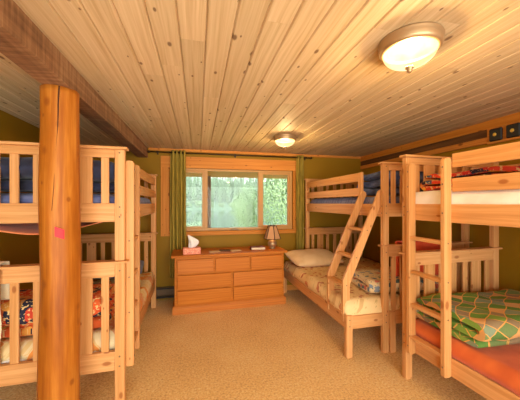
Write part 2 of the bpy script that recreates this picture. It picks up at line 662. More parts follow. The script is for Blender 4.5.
# window_1: casing, vinyl frame, three lights
win = bpy.data.objects.new('window_1', None)
COL.objects.link(win)
win['kind'] = 'structure'
win.location = (0, 0, 0)
bm = new_bm()
bx(bm, -0.55, -0.425, YB - 0.022, YB, 0.965, WZ1, 2)
bx(bm, WX1 + 0.0, WX1 + 0.08, YB - 0.022, YB, 1.03, WZ1, 2)
bx(bm, -0.55, WX1 + 0.08, YB - 0.026, YB, WZ1, 2.185, 0)
obj('casing', bm, 'trim', win, 0.003)
bm = new_bm()
bx(bm, -0.43, WX1 + 0.12, YB - 0.05, YB + 0.05, 0.965, WZ0, 0)
obj('sill', bm, 'trim', win, 0.004)
bm = new_bm()
fw = 0.05
FY0, FY1 = YB + 0.02, YB + 0.09
bx(bm, WX0, WX1, FY0, FY1, WZ0, WZ0 + fw * 0.8)
bx(bm, WX0, WX1, FY0, FY1, WZ1 - fw * 0.7, WZ1)
for xx in (WX0, WX1 - fw * 0.9):
    bx(bm, xx, xx + fw * 0.9, FY0, FY1, WZ0 + fw * 0.8, WZ1 - fw * 0.7)
for xx in (0.122, 0.998):
    bx(bm, xx - 0.026, xx + 0.026, FY0, FY1, WZ0 + fw * 0.8, WZ1 - fw * 0.7)
obj('window_frame', bm, 'vinyl', win, 0.004)
for x0, x1 in ((WX0 + 0.045, 0.096), (1.024, WX1 - 0.045)):
    bm = new_bm()
    s, z0, z1 = 0.032, WZ0 + 0.04, WZ1 - 0.035
    for b in ((x0, x1, z0, z0 + s), (x0, x1, z1 - s, z1), (x0, x0 + s, z0 + s, z1 - s), (x1 - s, x1, z0 + s, z1 - s)):
        bx(bm, b[0], b[1], FY0 + 0.012, FY1 - 0.02, b[2], b[3])
    obj('sash', bm, 'vinyl', win, 0.003)
for x0, x1 in ((WX0 + 0.045, 0.096), (0.148, 0.972), (1.024, WX1 - 0.045)):
    bm = new_bm()
    bx(bm, x0, x1, YB + 0.06, YB + 0.064, WZ0 + 0.04, WZ1 - 0.035)
    obj('pane', bm, 'glass', win)
bm = new_bm()
bx(bm, 0.50, 0.64, FY0 - 0.02, FY0, WZ0 + 0.0, WZ0 + 0.022)
bx(bm, 0.53, 0.61, FY0 - 0.032, FY0 - 0.02, WZ0 + 0.004, WZ0 + 0.034)
obj('window_latch', bm, 'bolt', win, 0.006)

# added_door: unseen glazed patio door, added behind the camera to let daylight in
pd = bpy.data.objects.new('added_door', None)
COL.objects.link(pd)
pd['kind'] = 'structure'
bm = new_bm()
for b in ((PX0, PX1, 0, 0.06), (PX0, PX1, PZ1 - 0.06, PZ1), (PX0, PX0 + 0.06, 0.06, PZ1 - 0.06), (PX1 - 0.06, PX1, 0.06, PZ1 - 0.06), (0.51, 0.59, 0.06, PZ1 - 0.06)):
    bx(bm, b[0], b[1], YF - 0.12, YF - 0.04, b[2], b[3])
obj('added_door_frame', bm, 'vinyl', pd, 0.004)
for x0, x1 in ((PX0 + 0.06, 0.51), (0.59, PX1 - 0.06)):
    bm = new_bm()
    bx(bm, x0, x1, YF - 0.085, YF - 0.08, 0.06, PZ1 - 0.06)
    obj('pane', bm, 'glass', pd)

# ------------------------------------------------------------ log post with a red sticker
LX, LY = -0.815, 1.86
log = thing('log_post', 'round peeled log post with long crack and red square sticker, before the left bunk', 'post', (LX, LY, 0))
bm = new_bm()
seg, nz = 40, 60
rings = []
for j in range(nz + 1):
    z = 2.15 * j / nz
    r0 = 0.104 - 0.006 * z / 2.15
    ring = []
    for i in range(seg):
        a = 2 * math.pi * i / seg
        r = r0 + 0.009 * noise.noise((math.cos(a) * 1.2, math.sin(a) * 1.2, z * 1.6)) + 0.0025 * noise.noise((math.cos(a) * 5, math.sin(a) * 5, z * 2))
        ring.append(bm.verts.new((r * math.cos(a), r * math.sin(a), z)))
    rings.append(ring)
fs = []
for a, b in zip(rings, rings[1:]):
    for i in range(seg):
        fs.append(bm.faces.new((a[i], a[(i + 1) % seg], b[(i + 1) % seg], b[i])))
fs.append(bm.faces.new(rings[0][::-1]))
fs.append(bm.faces.new(rings[-1]))
finish_faces(bm, fs, 2)
for f in fs[:-2]:
    f.smooth = True
obj('log', bm, 'log', log)
# the drying crack, a thin dark wedge on the surface
bm = new_bm()
pts = []
for i in range(22):
    t = i / 21
    z = 2.145 - t * 0.72
    ang = R(-68 - 20 * t + 4 * noise.noise((0, 3, z * 4)))
    r = 0.0995 + 0.004 * (2.15 - z) / 2.15 + 0.0008
    pts.append((r * math.cos(ang), r * math.sin(ang), z))
tube(bm, pts, [0.0036 * (1 - 0.8 * i / 21) + 0.0005 for i in range(22)], 6)
obj('crack', bm, 'crack', log)
bm = new_bm()
sa = math.atan2(-LY, -LX)
a0 = sa - R(2)
prev = None
vs = []
n_ = 8
for i in range(n_ + 1):
    a = a0 + R(-12 + 24 * i / n_)
    for s in (-1, 1):
        z = 1.297 + s * 0.028 - (i / n_ - 0.5) * 0.020
        vs.append((a, z))
grid = {}
for layer, rr in ((0, 0.1040), (1, 0.1080)):
    for k, (a, z) in enumerate(vs):
        grid[(layer, k)] = bm.verts.new((rr * math.cos(a), rr * math.sin(a), z))
fs = []
for i in range(n_):
    k = 2 * i
    for ly in (0, 1):
        q = [grid[(ly, k)], grid[(ly, k + 2)], grid[(ly, k + 3)], grid[(ly, k + 1)]]
        fs.append(bm.faces.new(q))
    for e in ((k, k + 2), (k + 1, k + 3)):
        fs.append(bm.faces.new((grid[(0, e[0])], grid[(0, e[1])], grid[(1, e[1])], grid[(1, e[0])])))
for e in ((0, 1), (2 * n_, 2 * n_ + 1)):
    fs.append(bm.faces.new((grid[(0, e[0])], grid[(0, e[1])], grid[(1, e[1])], grid[(1, e[0])])))
finish_faces(bm, fs, 2)
st = obj('sticker', bm, 'red_paper', log)
st['label'] = 'small red square sticker'

# ------------------------------------------------------------ bunk beds
BW, BL = 1.07, 1.93
TOP, LED = 1.873, 1.055
PW, PD = 0.066, 0.045
SLATS = [(0.04, 0.09), (0.145, 0.255), (0.31, 0.36), (0.44, 0.50), (0.58, 0.63), (0.685, 0.795), (0.85, 0.90)]


def sbx(bm, s, x0, x1, *r, **k):
    a, b = sorted((s * x0, s * x1))
    return bx(bm, a, b, *r, **k)


def bolts(parent, pts, axis, s=1):
    for p in pts:
        bm = new_bm()
        lathe(bm, [(0.006, -0.003), (0.006, 0.002), (0.004, 0.003)], 10)
        o = obj('bolt', bm, 'bolt', parent)
        o.location = p
        o.rotation_euler = (0, R(-90) * s, 0) if axis == 0 else (R(90), 0, 0)


def end_panel(root, s, y0, x_off=0.0):
    """one end: lower and upper frame of two boards with upright slats, a ledge between, a cap on top"""
    ya, yb = y0 + 0.006, y0 + PD - 0.006
    for nm, zb0, zb1, zt0, zt1 in (('lower_end_panel', 0.27, 0.405, 0.94, LED - 0.016), ('upper_end_panel', 1.335, 1.468, 1.795, TOP - 0.02)):
        bm = new_bm()
        sbx(bm, s, PW, BW - PW, ya, yb, zb0, zb1)
        p = obj(nm, bm, 'pine', root, 0.004)
        bm = new_bm()
        sbx(bm, s, PW, BW - PW, ya, yb, zt0, zt1)
        obj('top_rail', bm, 'pine', p, 0.004)
        for a, b in SLATS:
            bm = new_bm()
            sbx(bm, s, PW + a, PW + b, ya + 0.008, yb - 0.008, zb1 - 0.002, zt0 + 0.002)
            obj('slat', bm, 'pine', p, 0.003)
    bm = new_bm()
    sbx(bm, s, -0.022, BW + 0.022, y0 - 0.016, y0 + PD + 0.016, LED - 0.016, LED)
    obj('ledge', bm, 'pine', root, 0.005)
    bm = new_bm()
    sbx(bm, s, -0.018, BW + 0.018, y0 - 0.014, y0 + PD + 0.014, TOP - 0.02, TOP)
    obj('cap', bm, 'pine', root, 0.005)


def round_top(y0, y1, z0, z1, r=0.03):
    """stile outline in the y-z plane with rounded upper and lower corners"""
    pts = []
    for (cy, cz, a0) in ((y1 - r, z1 - r, 0), (y0 + r, z1 - r, 90), (y0 + r * 0.6, z0 + r * 0.6, 180), (y1 - r * 0.6, z0 + r * 0.6, 270)):
        rr = r if a0 < 180 else r * 0.6
        for k in range(5):
            a = R(a0 + 22.5 * k)
            pts.append((cy + rr * math.cos(a), cz + rr * math.sin(a)))
    return pts


def bunk(label, loc, rot, s, ladder, full=0.0, guard=None):
    root = thing('bunk_bed', label, 'bunk bed', loc, rot, 'pine bunk beds')
    for x0 in (0, BW - PW):
        for y0 in (0, BL - PD):
            for z0, z1 in ((0.0, LED - 0.016), (LED, TOP - 0.02)):
                bm = new_bm()
                sbx(bm, s, x0, x0 + PW, y0, y0 + PD, z0, z1)
                p = obj('post', bm, 'pine', root, 0.006)
                if x0 == 0:
                    zs = (0.30, 0.37) if z0 == 0 else (1.37, 1.44)
                    if y0 == 0:
                        bolts(p, [(s * PW * 0.5, y0, z) for z in zs + ((LED - 0.07,) if z0 == 0 else (1.83,))], 1)
                    if s > 0 or y0 > 0:
                        bolts(p, [(s * x0, y0 + PD / 2, z) for z in zs], 0, 1 if s > 0 else -1)
    end_panel(root, s, 0)
    end_panel(root, s, BL - PD)
    # side rails
    ys = (PD, BL - PD)
    for x0 in (0.012, BW - 0.04):
        bm = new_bm()
        sbx(bm, s, x0, x0 + 0.028, *ys, 1.333, 1.462)
        obj('side_rail', bm, 'pine', root, 0.004)
    for x0 in ((0.012 - full), BW - 0.04):
        bm = new_bm()
        sbx(bm, s, x0, x0 + 0.028, *ys, 0.265, 0.392)
        obj('side_rail', bm, 'pine', root, 0.004)
    if full:
        for y0 in (0, BL - PD):
            bm = new_bm()
            sbx(bm, s, -full, -full + PW, y0, y0 + PD, 0, 0.40)
            p = obj('leg', bm, 'pine', root, 0.006)
            bm = new_bm()
            sbx(bm, s, PW + 0.004, 2 * PW + 0.004, y0 - 0.012, y0 + 0.0055, 0, 0.40)
            obj('leg', bm, 'pine', root, 0.004)
            if y0 == 0:
                bolts(p, [(s * (-full + PW / 2), 0, z) for z in (0.3, 0.36)], 1)
            bm = new_bm()
            sbx(bm, s, -full + PW, 0, y0 + 0.006, y0 + PD - 0.006, 0.27, 0.392)
            obj('end_rail', bm, 'pine', root, 0.004)
    # guard rails
    for z0, z1 in ((1.548, 1.642), (1.715, 1.812)):
        bm = new_bm()
        sbx(bm, s, BW - 0.04, BW - 0.015, *ys, z0, z1)
        obj('guard_rail', bm, 'pine', root, 0.005)
        bm = new_bm()
        sbx(bm, s, 0.012, 0.037, *guard, z0, z1)
        obj('guard_rail', bm, 'pine', root, 0.005)
    # boards under the mattresses
    for z, xa in ((1.34, 0.04), (0.272, 0.04 - full)):
        for k in range(9):
            yy = 0.12 + k * (BL - 0.32) / 8
            bm = new_bm()
            sbx(bm, s, xa, BW - 0.04, yy, yy + 0.08, z, z + 0.018)
            obj('bed_slat', bm, 'pine', root, 0.003)
    # ladder
    if ladder[0] == 'upright':
        ya, yb = ladder[1], ladder[2]
        XI, XO, TH = 0.011, -0.052, 0.032
        bm = new_bm()
        for y0 in (ya, yb):
            pts = [(s * px, pz) for px, pz in round_top(XO, XI, 0.262, 1.785, 0.024)]
            prism(bm, pts, 1, y0, y0 + TH)
        lad = obj('ladder', bm, 'pine', root, 0.003)
        for z in (1.19, 0.92, 0.66, 0.40):
            bm = new_bm()
            sbx(bm, s, XO + 0.008, XI if z < 0.5 else XI - 0.002, ya + TH, yb, z - 0.013, z + 0.013)
            obj('rung', bm, 'pine', lad, 0.004)
        for y0 in (ya, yb):
            bolts(lad, [(s * XO, y0 + TH / 2, z) for z in (1.72, 1.60, 1.40, 0.33)], 0, s)
        bolts(lad, [(s * (XO + XI) / 2, ya, z) for z in (1.19, 0.92, 0.66)], 1)
    else:
        ya, yb = ladder[1], ladder[2]
        bm = new_bm()
        # outline in x-z: upright foot, kink, slope up to the top rail
        hw = 0.037
        xb, xt = -full + 0.036, 0.034
        zb, zk, zt = 0.315, 0.70, 1.575
        dx, dz = xt - xb, zt - zk
        ln = math.hypot(dx, dz)
        nx, nzv = dz / ln, -dx / ln
        out = [(xb - hw, zb + 0.02), (xb - hw + 0.02, zb), (xb + hw - 0.02, zb), (xb + hw, zb + 0.02), (xb + hw, zk - 0.02),
               (xt + nx * hw, zt + nzv * hw), (xt + nx * hw * 0.5 + dx / ln * 0.025, zt + nzv * hw * 0.5 + dz / ln * 0.025),
               (xt - nx * hw * 0.5 + dx / ln * 0.025, zt - nzv * hw * 0.5 + dz / ln * 0.025), (xt - nx * hw, zt - nzv * hw), (xb - hw, zk + 0.02)]
        for y0 in (ya, yb):
            prism(bm, [(s * p[0], p[1]) for p in out], 1, y0, y0 + 0.03)
        lad = obj('ladder', bm, 'pine', root, 0.004)
        for z in (1.20, 0.935, 0.67, 0.40):
            xc = xb if z <= zk else xb + dx * (z - zk) / dz
            bm = new_bm()
            sbx(bm, s, xc - 0.04, xc + 0.036, ya + 0.03, yb, z - 0.013, z + 0.013)
            obj('rung', bm, 'pine', lad, 0.004)
        for z in (1.2, 0.935, 0.67, 0.40):
            xc = xb if z <= zk else xb + dx * (z - zk) / dz
            bolts(lad, [(s * xc, ya, z)], 1)
        bm = new_bm()
        sbx(bm, s, 0.010, 0.038, guard[0] - 0.07, guard[0], 1.462, 1.815)
        obj('guard_post', bm, 'pine', root, 0.005)
    return root


# beds: origin at the near corner on the ladder side
LB, LBr, FB, FBr, NB, NBr = (-0.515, 2.10, 0), R(1.8), (1.765, 2.28, 0), R(0.5), (1.685, 1.895, 0), R(2.6)
bunk('twin bunk bed with upright ladder along the left wall, behind the log post', LB, LBr, -1, ('upright', 0.05, 0.285), guard=(0.317, BL - PD))
bunk('bunk bed with wide lower bunk and slanted ladder, in the far right corner', FB, FBr, 1, ('slant', 0.06, 0.36), 0.40, guard=(0.44, BL - PD))
# the nearest bunk runs from its far end towards and past the camera: its local y is measured from the near end
nb_o = Vector(NB) - Matrix.Rotation(NBr, 3, 'Z') @ Vector((0, BL - PD, 0))
NBO = tuple(nb_o)
bunk('twin bunk bed with upright three-rung ladder, nearest on the right', NBO, NBr, 1, ('upright', BL - PD - 0.385, BL - PD - 0.085), guard=(PD, BL - PD - 0.385))


# ------------------------------------------------------------ bedding
def place(o, bed, rot, s, x, y, z, rz=0.0, tilt=(0, 0)):
    p = Vector(bed) + Matrix.Rotation(rot, 3, 'Z') @ Vector((s * x, y, 0))
    o.location = (p.x, p.y, z)
    o.rotation_euler = (tilt[0], tilt[1], rot + rz)
    return o


def soft(w, l, h, p=3.0, q=2.0, seed=0, amp=0.01, sc=5.0, n=40, flat=True, wr=(1, 1)):
    """closed cushion form: flat underside, rounded edges, wrinkled top"""
    bm = new_bm()
    uvl = bm.loops.layers.uv.verify()
    nx = n
    ny = max(8, int(n * l / w))
    V = {}
    for side in (0, 1):
        for i in range(nx + 1):
            for j in range(ny + 1):
                u = -math.cos(math.pi * i / nx) if p < 5 else 2 * i / nx - 1
                v = -math.cos(math.pi * j / ny) if p < 5 else 2 * j / ny - 1
                if p >= 5:
                    u = math.copysign(abs(u) ** 0.8, u)
                    v = math.copysign(abs(v) ** 0.8, v)
                edge = i in (0, nx) or j in (0, ny)
                if edge and side == 1:
                    V[(1, i, j)] = V[(0, i, j)]
                    continue
                t = max(0, 1 - abs(u) ** p) ** (1 / q) * max(0, 1 - abs(v) ** p) ** (1 / q)
                xx, yy = u * w / 2, v * l / 2
                xx *= 1 - 0.04 * abs(v) ** 4 if p < 5 else 1
                nn = noise.fractal((xx * sc * wr[0] + seed * 7.1, yy * sc * wr[1], seed), 1.0, 2.0, 3)
                if side == 0:
                    z = h * 0.5 * (1 - t) if flat else h * 0.5 - t * h * 0.5
                else:
                    z = h * 0.5 + t * h * 0.5 + amp * nn * t
                e = 1 + 0.012 * noise.noise((xx * 8, yy * 8, seed)) * (1 if edge else 0.5)
                V[(side, i, j)] = bm.verts.new((xx * e, yy * e, z))
    fs = []
    for side in (0, 1):
        for i in range(nx):
            for j in range(ny):
                q4 = [V[(side, i, j)], V[(side, i + 1, j)], V[(side, i + 1, j + 1)], V[(side, i, j + 1)]]
                f = bm.faces.new(q4)
                f.smooth = True
                for lp in f.loops:
                    c = lp.vert.co
                    lp[uvl].uv = (c.x + side * 3.3 + seed, c.y + seed)
    return bm


def drape(w, l, dx, dy, thick, seed, amp=0.008, sc=5, st=0.04):
    """a cloth lying over a box w x l at z=0, hanging dx at the long sides and dy at the ends"""
    bm = new_bm()
    uvl = bm.loops.layers.uv.verify()

    def axis(half, drop):
        n1 = max(6, int(2 * half / st))
        c = [(-half + 2 * half * i / n1, 0.0) for i in range(n1 + 1)]
        if drop:
            k = max(2, int(drop / st))
            lo = [(-half - 0.012 * min(1, 2 * i / k), -drop * i / k) for i in range(k, 0, -1)]
            hi = [(half + 0.012 * min(1, 2 * i / k), -drop * i / k) for i in range(1, k + 1)]
            c = lo + c + hi
        return c
    ax, ay = axis(w / 2, dx), axis(l / 2, dy)
    V = {}
    for i, (x, zx) in enumerate(ax):
        for j, (y, zy) in enumerate(ay):
            z = min(zx, zy)
            nn = noise.fractal((x * sc + seed * 3.7, y * sc * 0.8, z * sc), 1.0, 2.0, 3)
            px, py, pz = x, y, z
            if z == 0:
                pz += amp * (nn + 0.6)
            else:
                g = amp * (nn + 0.7)
                px += math.copysign(g, x) if zx < 0 else 0
                py += math.copysign(g, y) if zy < 0 else 0
                pz += amp * 1.2 * noise.noise((x * 7 + seed, y * 7, 1)) * (1 if z < -0.03 else 0)
            V[i, j] = bm.verts.new((px, py, pz))
    for i in range(len(ax) - 1):
        for j in range(len(ay) - 1):
            f = bm.faces.new((V[i, j], V[i + 1, j], V[i + 1, j + 1], V[i, j + 1]))
            f.smooth = True
            for lp in f.loops:
                c = lp.vert.co
                lp[uvl].uv = (c.x + math.copysign(c.z, -c.x) + seed, c.y + math.copysign(c.z, -c.y) * 0.5)
    return bm


def drape_obj(name, mat, thick, *a, **k):
    o = obj(name, drape(*a, **k), mat)
    # keep the outward side as built, thicken upward
    m = o.modifiers.new('cloth', 'SOLIDIFY')
    m.thickness = thick
    m.offset = 1
    for p in o.data.polygons:
        if p.normal.z > 0.5:
            break
    up = sum(p.normal.z * p.area for p in o.data.polygons)
    if up < 0:
        o.data.flip_normals()
    return o


def folded(w, l, t, layers, seed, amp=0.01, fold_r=None):
    """a quilt folded like a letter: the cross-section (x-z) is a snake, swept along y"""
    bm = new_bm()
    uvl = bm.loops.layers.uv.verify()
    g = t * 0.08
    path = []
    for k in range(layers):
        z = t / 2 + k * (t + g)
        n = 14
        xs = [(-w / 2 + w * i / n) for i in range(n + 1)]
        if k % 2:
            xs = xs[::-1]
        path += [(xx, z) for xx in xs]
        if k < layers - 1:
            x_e = xs[-1]
            sg = 1 if x_e > 0 else -1
            r = (t + g) / 2
            for q in range(1, 6):
                a = math.pi * q / 6
                path.append((x_e + sg * r * math.sin(a) * 1.0, z + r - r * math.cos(a)))
    n = len(path)
    outl = []
    P = [Vector((a, 0, b)) for a, b in path]
    for side in (1, -1):
        seq = range(n) if side == 1 else range(n - 1, -1, -1)
        for i in seq:
            d = (P[min(i + 1, n - 1)] - P[max(i - 1, 0)]).normalized()
            nn = Vector((-d.z, 0, d.x))
            e = 1.0 if 0 < i < n - 1 else 0.55
            outl.append((P[i] + nn * side * t * 0.47 * e, i * 0.05))
    m = max(8, int(l / 0.035))
    rings = []
    for j in range(m + 1):
        y = -l / 2 + l * j / m
        ed = min(j, m - j)
        sh = 1 - (0.35 if ed == 0 else 0.08 if ed == 1 else 0)
        ring = []
        for (p, u) in outl:
            c = P[min(int(round(u / 0.05)), n - 1)]
            q = c + (p - c) * sh
            nz = noise.fractal((q.x * 4 + seed, y * 5, q.z * 4), 1, 2, 3)
            z_ = q.z + amp * nz * min(1, q.z / (t * 1.2)) + 0.3 * amp * noise.noise((y * 14, q.x * 9, seed)) * min(1, q.z / t)
            ring.append(bm.verts.new((q.x + amp * 0.8 * noise.noise((y * 6, seed, q.z * 9)), y, max(0.001, z_))))
        rings.append(ring)
    k = len(outl)
    for j in range(m):
        for i in range(k):
            f = bm.faces.new((rings[j][i], rings[j][(i + 1) % k], rings[j + 1][(i + 1) % k], rings[j + 1][i]))
            f.smooth = True
            for lp in f.loops:
                vi = rings[j].index(lp.vert) if lp.vert in rings[j] else rings[j + 1].index(lp.vert)
                lp[uvl].uv = (outl[vi][1] * 1.0 + seed, lp.vert.co.y)
    for ring in (rings[0], rings[-1]):
        # end caps as strips so the folds stay open
        h = k // 2
        for i in range(h - 1):
            try:
                f = bm.faces.new((ring[i], ring[i + 1], ring[k - 2 - i], ring[k - 1 - i]))
                for lp in f.loops:
                    lp[uvl].uv = (lp.vert.co.x, lp.vert.co.z)
            except ValueError:
                pass
    return bm


MW, ML = BW - 0.10, BL - 2 * PD - 0.02


def mattress(label, mat, bed, rot, s, z, h, full=0.0, grp='bunk mattresses'):
    bm = soft(MW + full, ML, h, 14, 3, 1, 0.004, 4, 30, flat=False)
    o = obj('mattress', bm, mat)
    place(o, bed, rot, s, BW / 2 - full / 2, BL / 2, z)
    return tag(o, label, 'mattress', grp)


ZU, ZL, HU, HL = 1.359, 0.291, 0.185, 0.20
TU, TL = ZU + HU, ZL + HL
mattress('thin blue mattress on the upper bunk of the left bed', 'blue', LB, LBr, -1, ZU, HU)
mattress('white mattress on the lower bunk of the left bed, mostly under its quilt', 'sheet_white', LB, LBr, -1, ZL, HL)
mattress('blue striped mattress on the upper bunk of the far right bed', 'blue', FB, FBr, 1, ZU, HU)
mattress('wide mattress under the cream comforter of the far right bed', 'sheet_white', FB, FBr, 1, ZL, HL, 0.40)
mattress('white mattress on the upper bunk of the nearest right bed', 'sheet_white', NBO, NBr, 1, ZU, HU)
mattress('mattress under the orange sheet of the nearest right bed', 'sheet_white', NBO, NBr, 1, ZL, HL)

G = 0.006
# left bed
o = drape_obj('quilt', 'patch_left', 0.012, MW + 0.012, ML * 0.96, 0.10, 0.10, 0.01, 3, 0.012, 5)
tag(place(o, LB, LBr, -1, BW / 2, BL / 2, TL + G), 'cream and orange patterned quilt over the lower left bunk', 'quilt')
o = obj('duvet', folded(0.30, 0.80, 0.085, 3, 2, 0.012), 'patch_dark')
tag(place(o, LB, LBr, -1, BW / 2 + 0.02, 0.26, TL + 0.04, R(90)), 'orange and navy duvet bundled at the near end of the lower left bunk', 'duvet')
o = obj('pillow', soft(0.62, 0.40, 0.15, 2.6, 2, 4, 0.01, 5, 24), 'slate')
tag(place(o, LB, LBr, -1, 0.44, BL - 0.28, TL + 0.07, R(4), (R(12), 0)), 'slate grey pillow at the far end of the lower left bunk', 'pillow')
o = obj('blanket', folded(0.34, 0.92, 0.075, 3, 6, 0.02), 'navy')
tag(place(o, LB, LBr, -1, BW / 2 + 0.0, 0.27, TU + G + 0.004, R(90)), 'dark navy blanket folded at the near end of the upper left bunk', 'blanket')

# towel over the lower ledge
def over_rail(w, front, back, thick, gap, seed, amp=0.006):
    """cloth hung over a ledge: profile in y-z as an upside-down U, swept along x"""
    bm = new_bm()
    uvl = bm.loops.layers.uv.verify()
    prof = []
    n = 12
    for i in range(n):
        prof.append((-gap, -front * (1 - i / n)))
    for k in range(7):
        a = math.pi - math.pi * k / 6
        prof.append((gap * math.cos(a), 0.012 + 0.012 * math.sin(a)))
    for i in range(1, n + 1):
        prof.append((gap, -back * i / n))
    m = max(6, int(w / 0.02))
    V = {}
    for i in range(m + 1):
        x = -w / 2 + w * i / m
        for j, (y, z) in enumerate(prof):
            wv = amp * (0.8 + noise.noise((x * 16 + seed, z * 3, seed))) * min(1, -z * 8 + 0.1) if z < 0 else 0
            V[i, j] = bm.verts.new((x + (0.02 * noise.noise((z * 4, seed, x * 2)) if z < 0 else 0), y + math.copysign(wv, y), z))
    for i in range(m):
        for j in range(len(prof) - 1):
            f = bm.faces.new((V[i, j], V[i + 1, j], V[i + 1, j + 1], V[i, j + 1]))
            f.smooth = True
            for lp in f.loops:
                lp[uvl].uv = (lp.vert.co.x, lp.vert.co.z + j * 0.01)
    return bm


o = obj('towel', over_rail(0.22, 0.48, 0.24, 0.006, PD / 2 + 0.026, 3), 'towel')
m = o.modifiers.new('cloth', 'SOLIDIFY'); m.thickness = 0.006; m.offset = 0
tag(place(o, LB, LBr, -1, 0.835, PD / 2, LED + 0.003), 'cream towel hung over the ledge of the left bed', 'towel')
# salmon sheet sagging below the upper bunk
bm = new_bm()
uvl = bm.loops.layers.uv.verify()
V = {}
for i in range(31):
    for j in range(13):
        u, v = i / 30, j / 12
        x_, y_ = u * 0.82, v * 0.42
        V[i, j] = bm.verts.new((-x_, y_, -0.08 * math.sin(math.pi * u) * (1 - v * 0.6) + 0.006 * noise.noise((x_ * 6, y_ * 6, 2))))
for i in range(30):
    for j in range(12):
        f = bm.faces.new((V[i, j], V[i + 1, j], V[i + 1, j + 1], V[i, j + 1]))
        f.smooth = True
        for lp in f.loops:
            lp[uvl].uv = lp.vert.co[:2]
o = obj('sheet', bm, 'sheet_pink')
m = o.modifiers.new('cloth', 'SOLIDIFY'); m.thickness = 0.005; m.offset = -1
tag(place(o, LB, LBr, -1, 0.16, 0.055, 1.334), 'salmon sheet sagging under the upper bunk of the left bed', 'sheet')

# far right bed
o = drape_obj('comforter', 'floral', 0.022, MW + 0.40 + 0.008, ML - 0.02, 0.10, 0.17, 0.02, 5, 0.016, 4)
tag(place(o, FB, FBr, 1, BW / 2 - 0.20, BL / 2, TL + G), 'cream floral comforter over the wide lower bunk of the far right bed', 'comforter')
o = obj('pillow', soft(0.78, 0.52, 0.18, 2.6, 2, 8, 0.016, 5, 28), 'pillow')
tag(place(o, FB, FBr, 1, -0.02, BL - 0.36, TL + 0.055, R(4), (R(10), 0)), 'plump beige pillow at the head of the wide lower bunk', 'pillow')
o = obj('quilt', folded(0.42, 0.84, 0.068, 2, 9, 0.018), 'floral_blue')
tag(place(o, FB, FBr, 1, 0.37, 0.305, TL + 0.052, R(-98)), 'folded floral quilt on the cream comforter of the far right bed', 'quilt')
o = obj('blanket', folded(0.46, 0.86, 0.082, 3, 12, 0.02), 'blue_blanket')
tag(place(o, FB, FBr, 1, BW / 2 + 0.02, 0.34, TU + G + 0.004, R(90)), 'blue blanket folded at the near end of the far upper bunk', 'blanket')
o = obj('blanket', over_rail(0.50, 0.32, 0.34, 0.008, PD / 2 + 0.028, 7, 0.008), 'red_blanket')
m = o.modifiers.new('cloth', 'SOLIDIFY'); m.thickness = 0.010; m.offset = 0
tag(place(o, FB, FBr, 1, 0.45, PD / 2, LED + 0.004), 'orange-red blanket draped over the end ledge of the far right bed', 'blanket')

# nearest right bed
o = drape_obj('sheet', 'sheet_orange', 0.006, MW + 0.012, ML - 0.02, 0.10, 0.10, 0.01, 11, 0.008, 5)
tag(place(o, NBO, NBr, 1, BW / 2, BL / 2, TL + G), 'orange sheet over the lower bunk of the nearest right bed', 'sheet')
o = obj('quilt', folded(0.50, 0.96, 0.062, 3, 15, 0.018), 'patchwork')
tag(place(o, NBO, NBr, 1, 0.545, BL - 0.36, TL + 0.024, R(86)), 'folded green patchwork quilt on the orange sheet', 'quilt')
o = drape_obj('sheet', 'sheet_white', 0.006, MW + 0.008, ML - 0.02, 0.13, 0.13, 0.01, 14, 0.008, 6)
tag(place(o, NBO, NBr, 1, BW / 2, BL / 2, TU + G), 'wrinkled white sheet over the upper bunk of the nearest right bed', 'sheet')
o = obj('quilt', folded(0.72, 0.88, 0.044, 3, 18, 0.016), 'patch_red')
tag(place(o, NBO, NBr, 1, BW / 2 + 0.06, BL - 0.44, TU + 0.024, R(90)), 'folded red, yellow and black quilt on the white upper bunk', 'quilt')

# ------------------------------------------------------------ dresser
DR = R(2.0)
D_LOC = (-0.325, 3.665, 0)
dr = thing('dresser', 'wide oak dresser of seven drawers under the window', 'dresser', D_LOC, DR)
DW, DD = 1.575, 0.50
bm = new_bm()
bx(bm, 0.025, DW - 0.025, 0.022, DD, 0.10, 0.745, 0)
obj('carcass', bm, 'oak', dr, 0.004)
bm = new_bm()
prism(bm, [(0, 0), (DD, 0), (DD, 0.105), (0.02, 0.105), (0.012, 0.095), (0.004, 0.085), (0, 0.075)], 0, 0, DW, along=0)
obj('plinth', bm, 'oak', dr, 0.003)
bm = new_bm()
prism(bm, [(-0.022, 0.757), (-0.016, 0.748), (0.02, 0.745), (DD, 0.745), (DD, 0.778), (-0.012, 0.778), (-0.022, 0.770)], 0, -0.018, DW + 0.018, along=0)
obj('top', bm, 'oak', dr, 0.004)
rows = [(0.125, 0.312, 2), (0.330, 0.517, 2), (0.535, 0.722, 3)]
for z0, z1, n in rows:
    a0, a1, gp = 0.062, DW - 0.062, 0.032
    w_ = (a1 - a0 - gp * (n - 1)) / n
    for k in range(n):
        x0 = a0 + k * (w_ + gp)
        bm = new_bm()
        bx(bm, x0 + 0.012, x0 + w_ - 0.012, 0.0075, 0.022, z0 + 0.012, z1 - 0.004, 0)
        d = obj('drawer', bm, 'oak', dr, 0.003)
        bm = new_bm()
        # raised lip profile that serves as the pull
        prism(bm, [(0.008, z0 + 0.016), (-0.012, z0 + 0.004), (-0.014, z0 + 0.012), (-0.014, z1 - 0.010), (-0.006, z1 - 0.002), (0.008, z1 - 0.002)], 0, x0, x0 + w_, along=0)
        obj('drawer_front', bm, 'oak', d, 0.004)


def on_dresser(o, x, y, rz=0):
    p = Vector(D_LOC) + Matrix.Rotation(DR, 3, 'Z') @ Vector((x, y, 0))
    o.location = (p.x, p.y, 0.7785)
    o.rotation_euler = (0, 0, DR + rz)
    return o


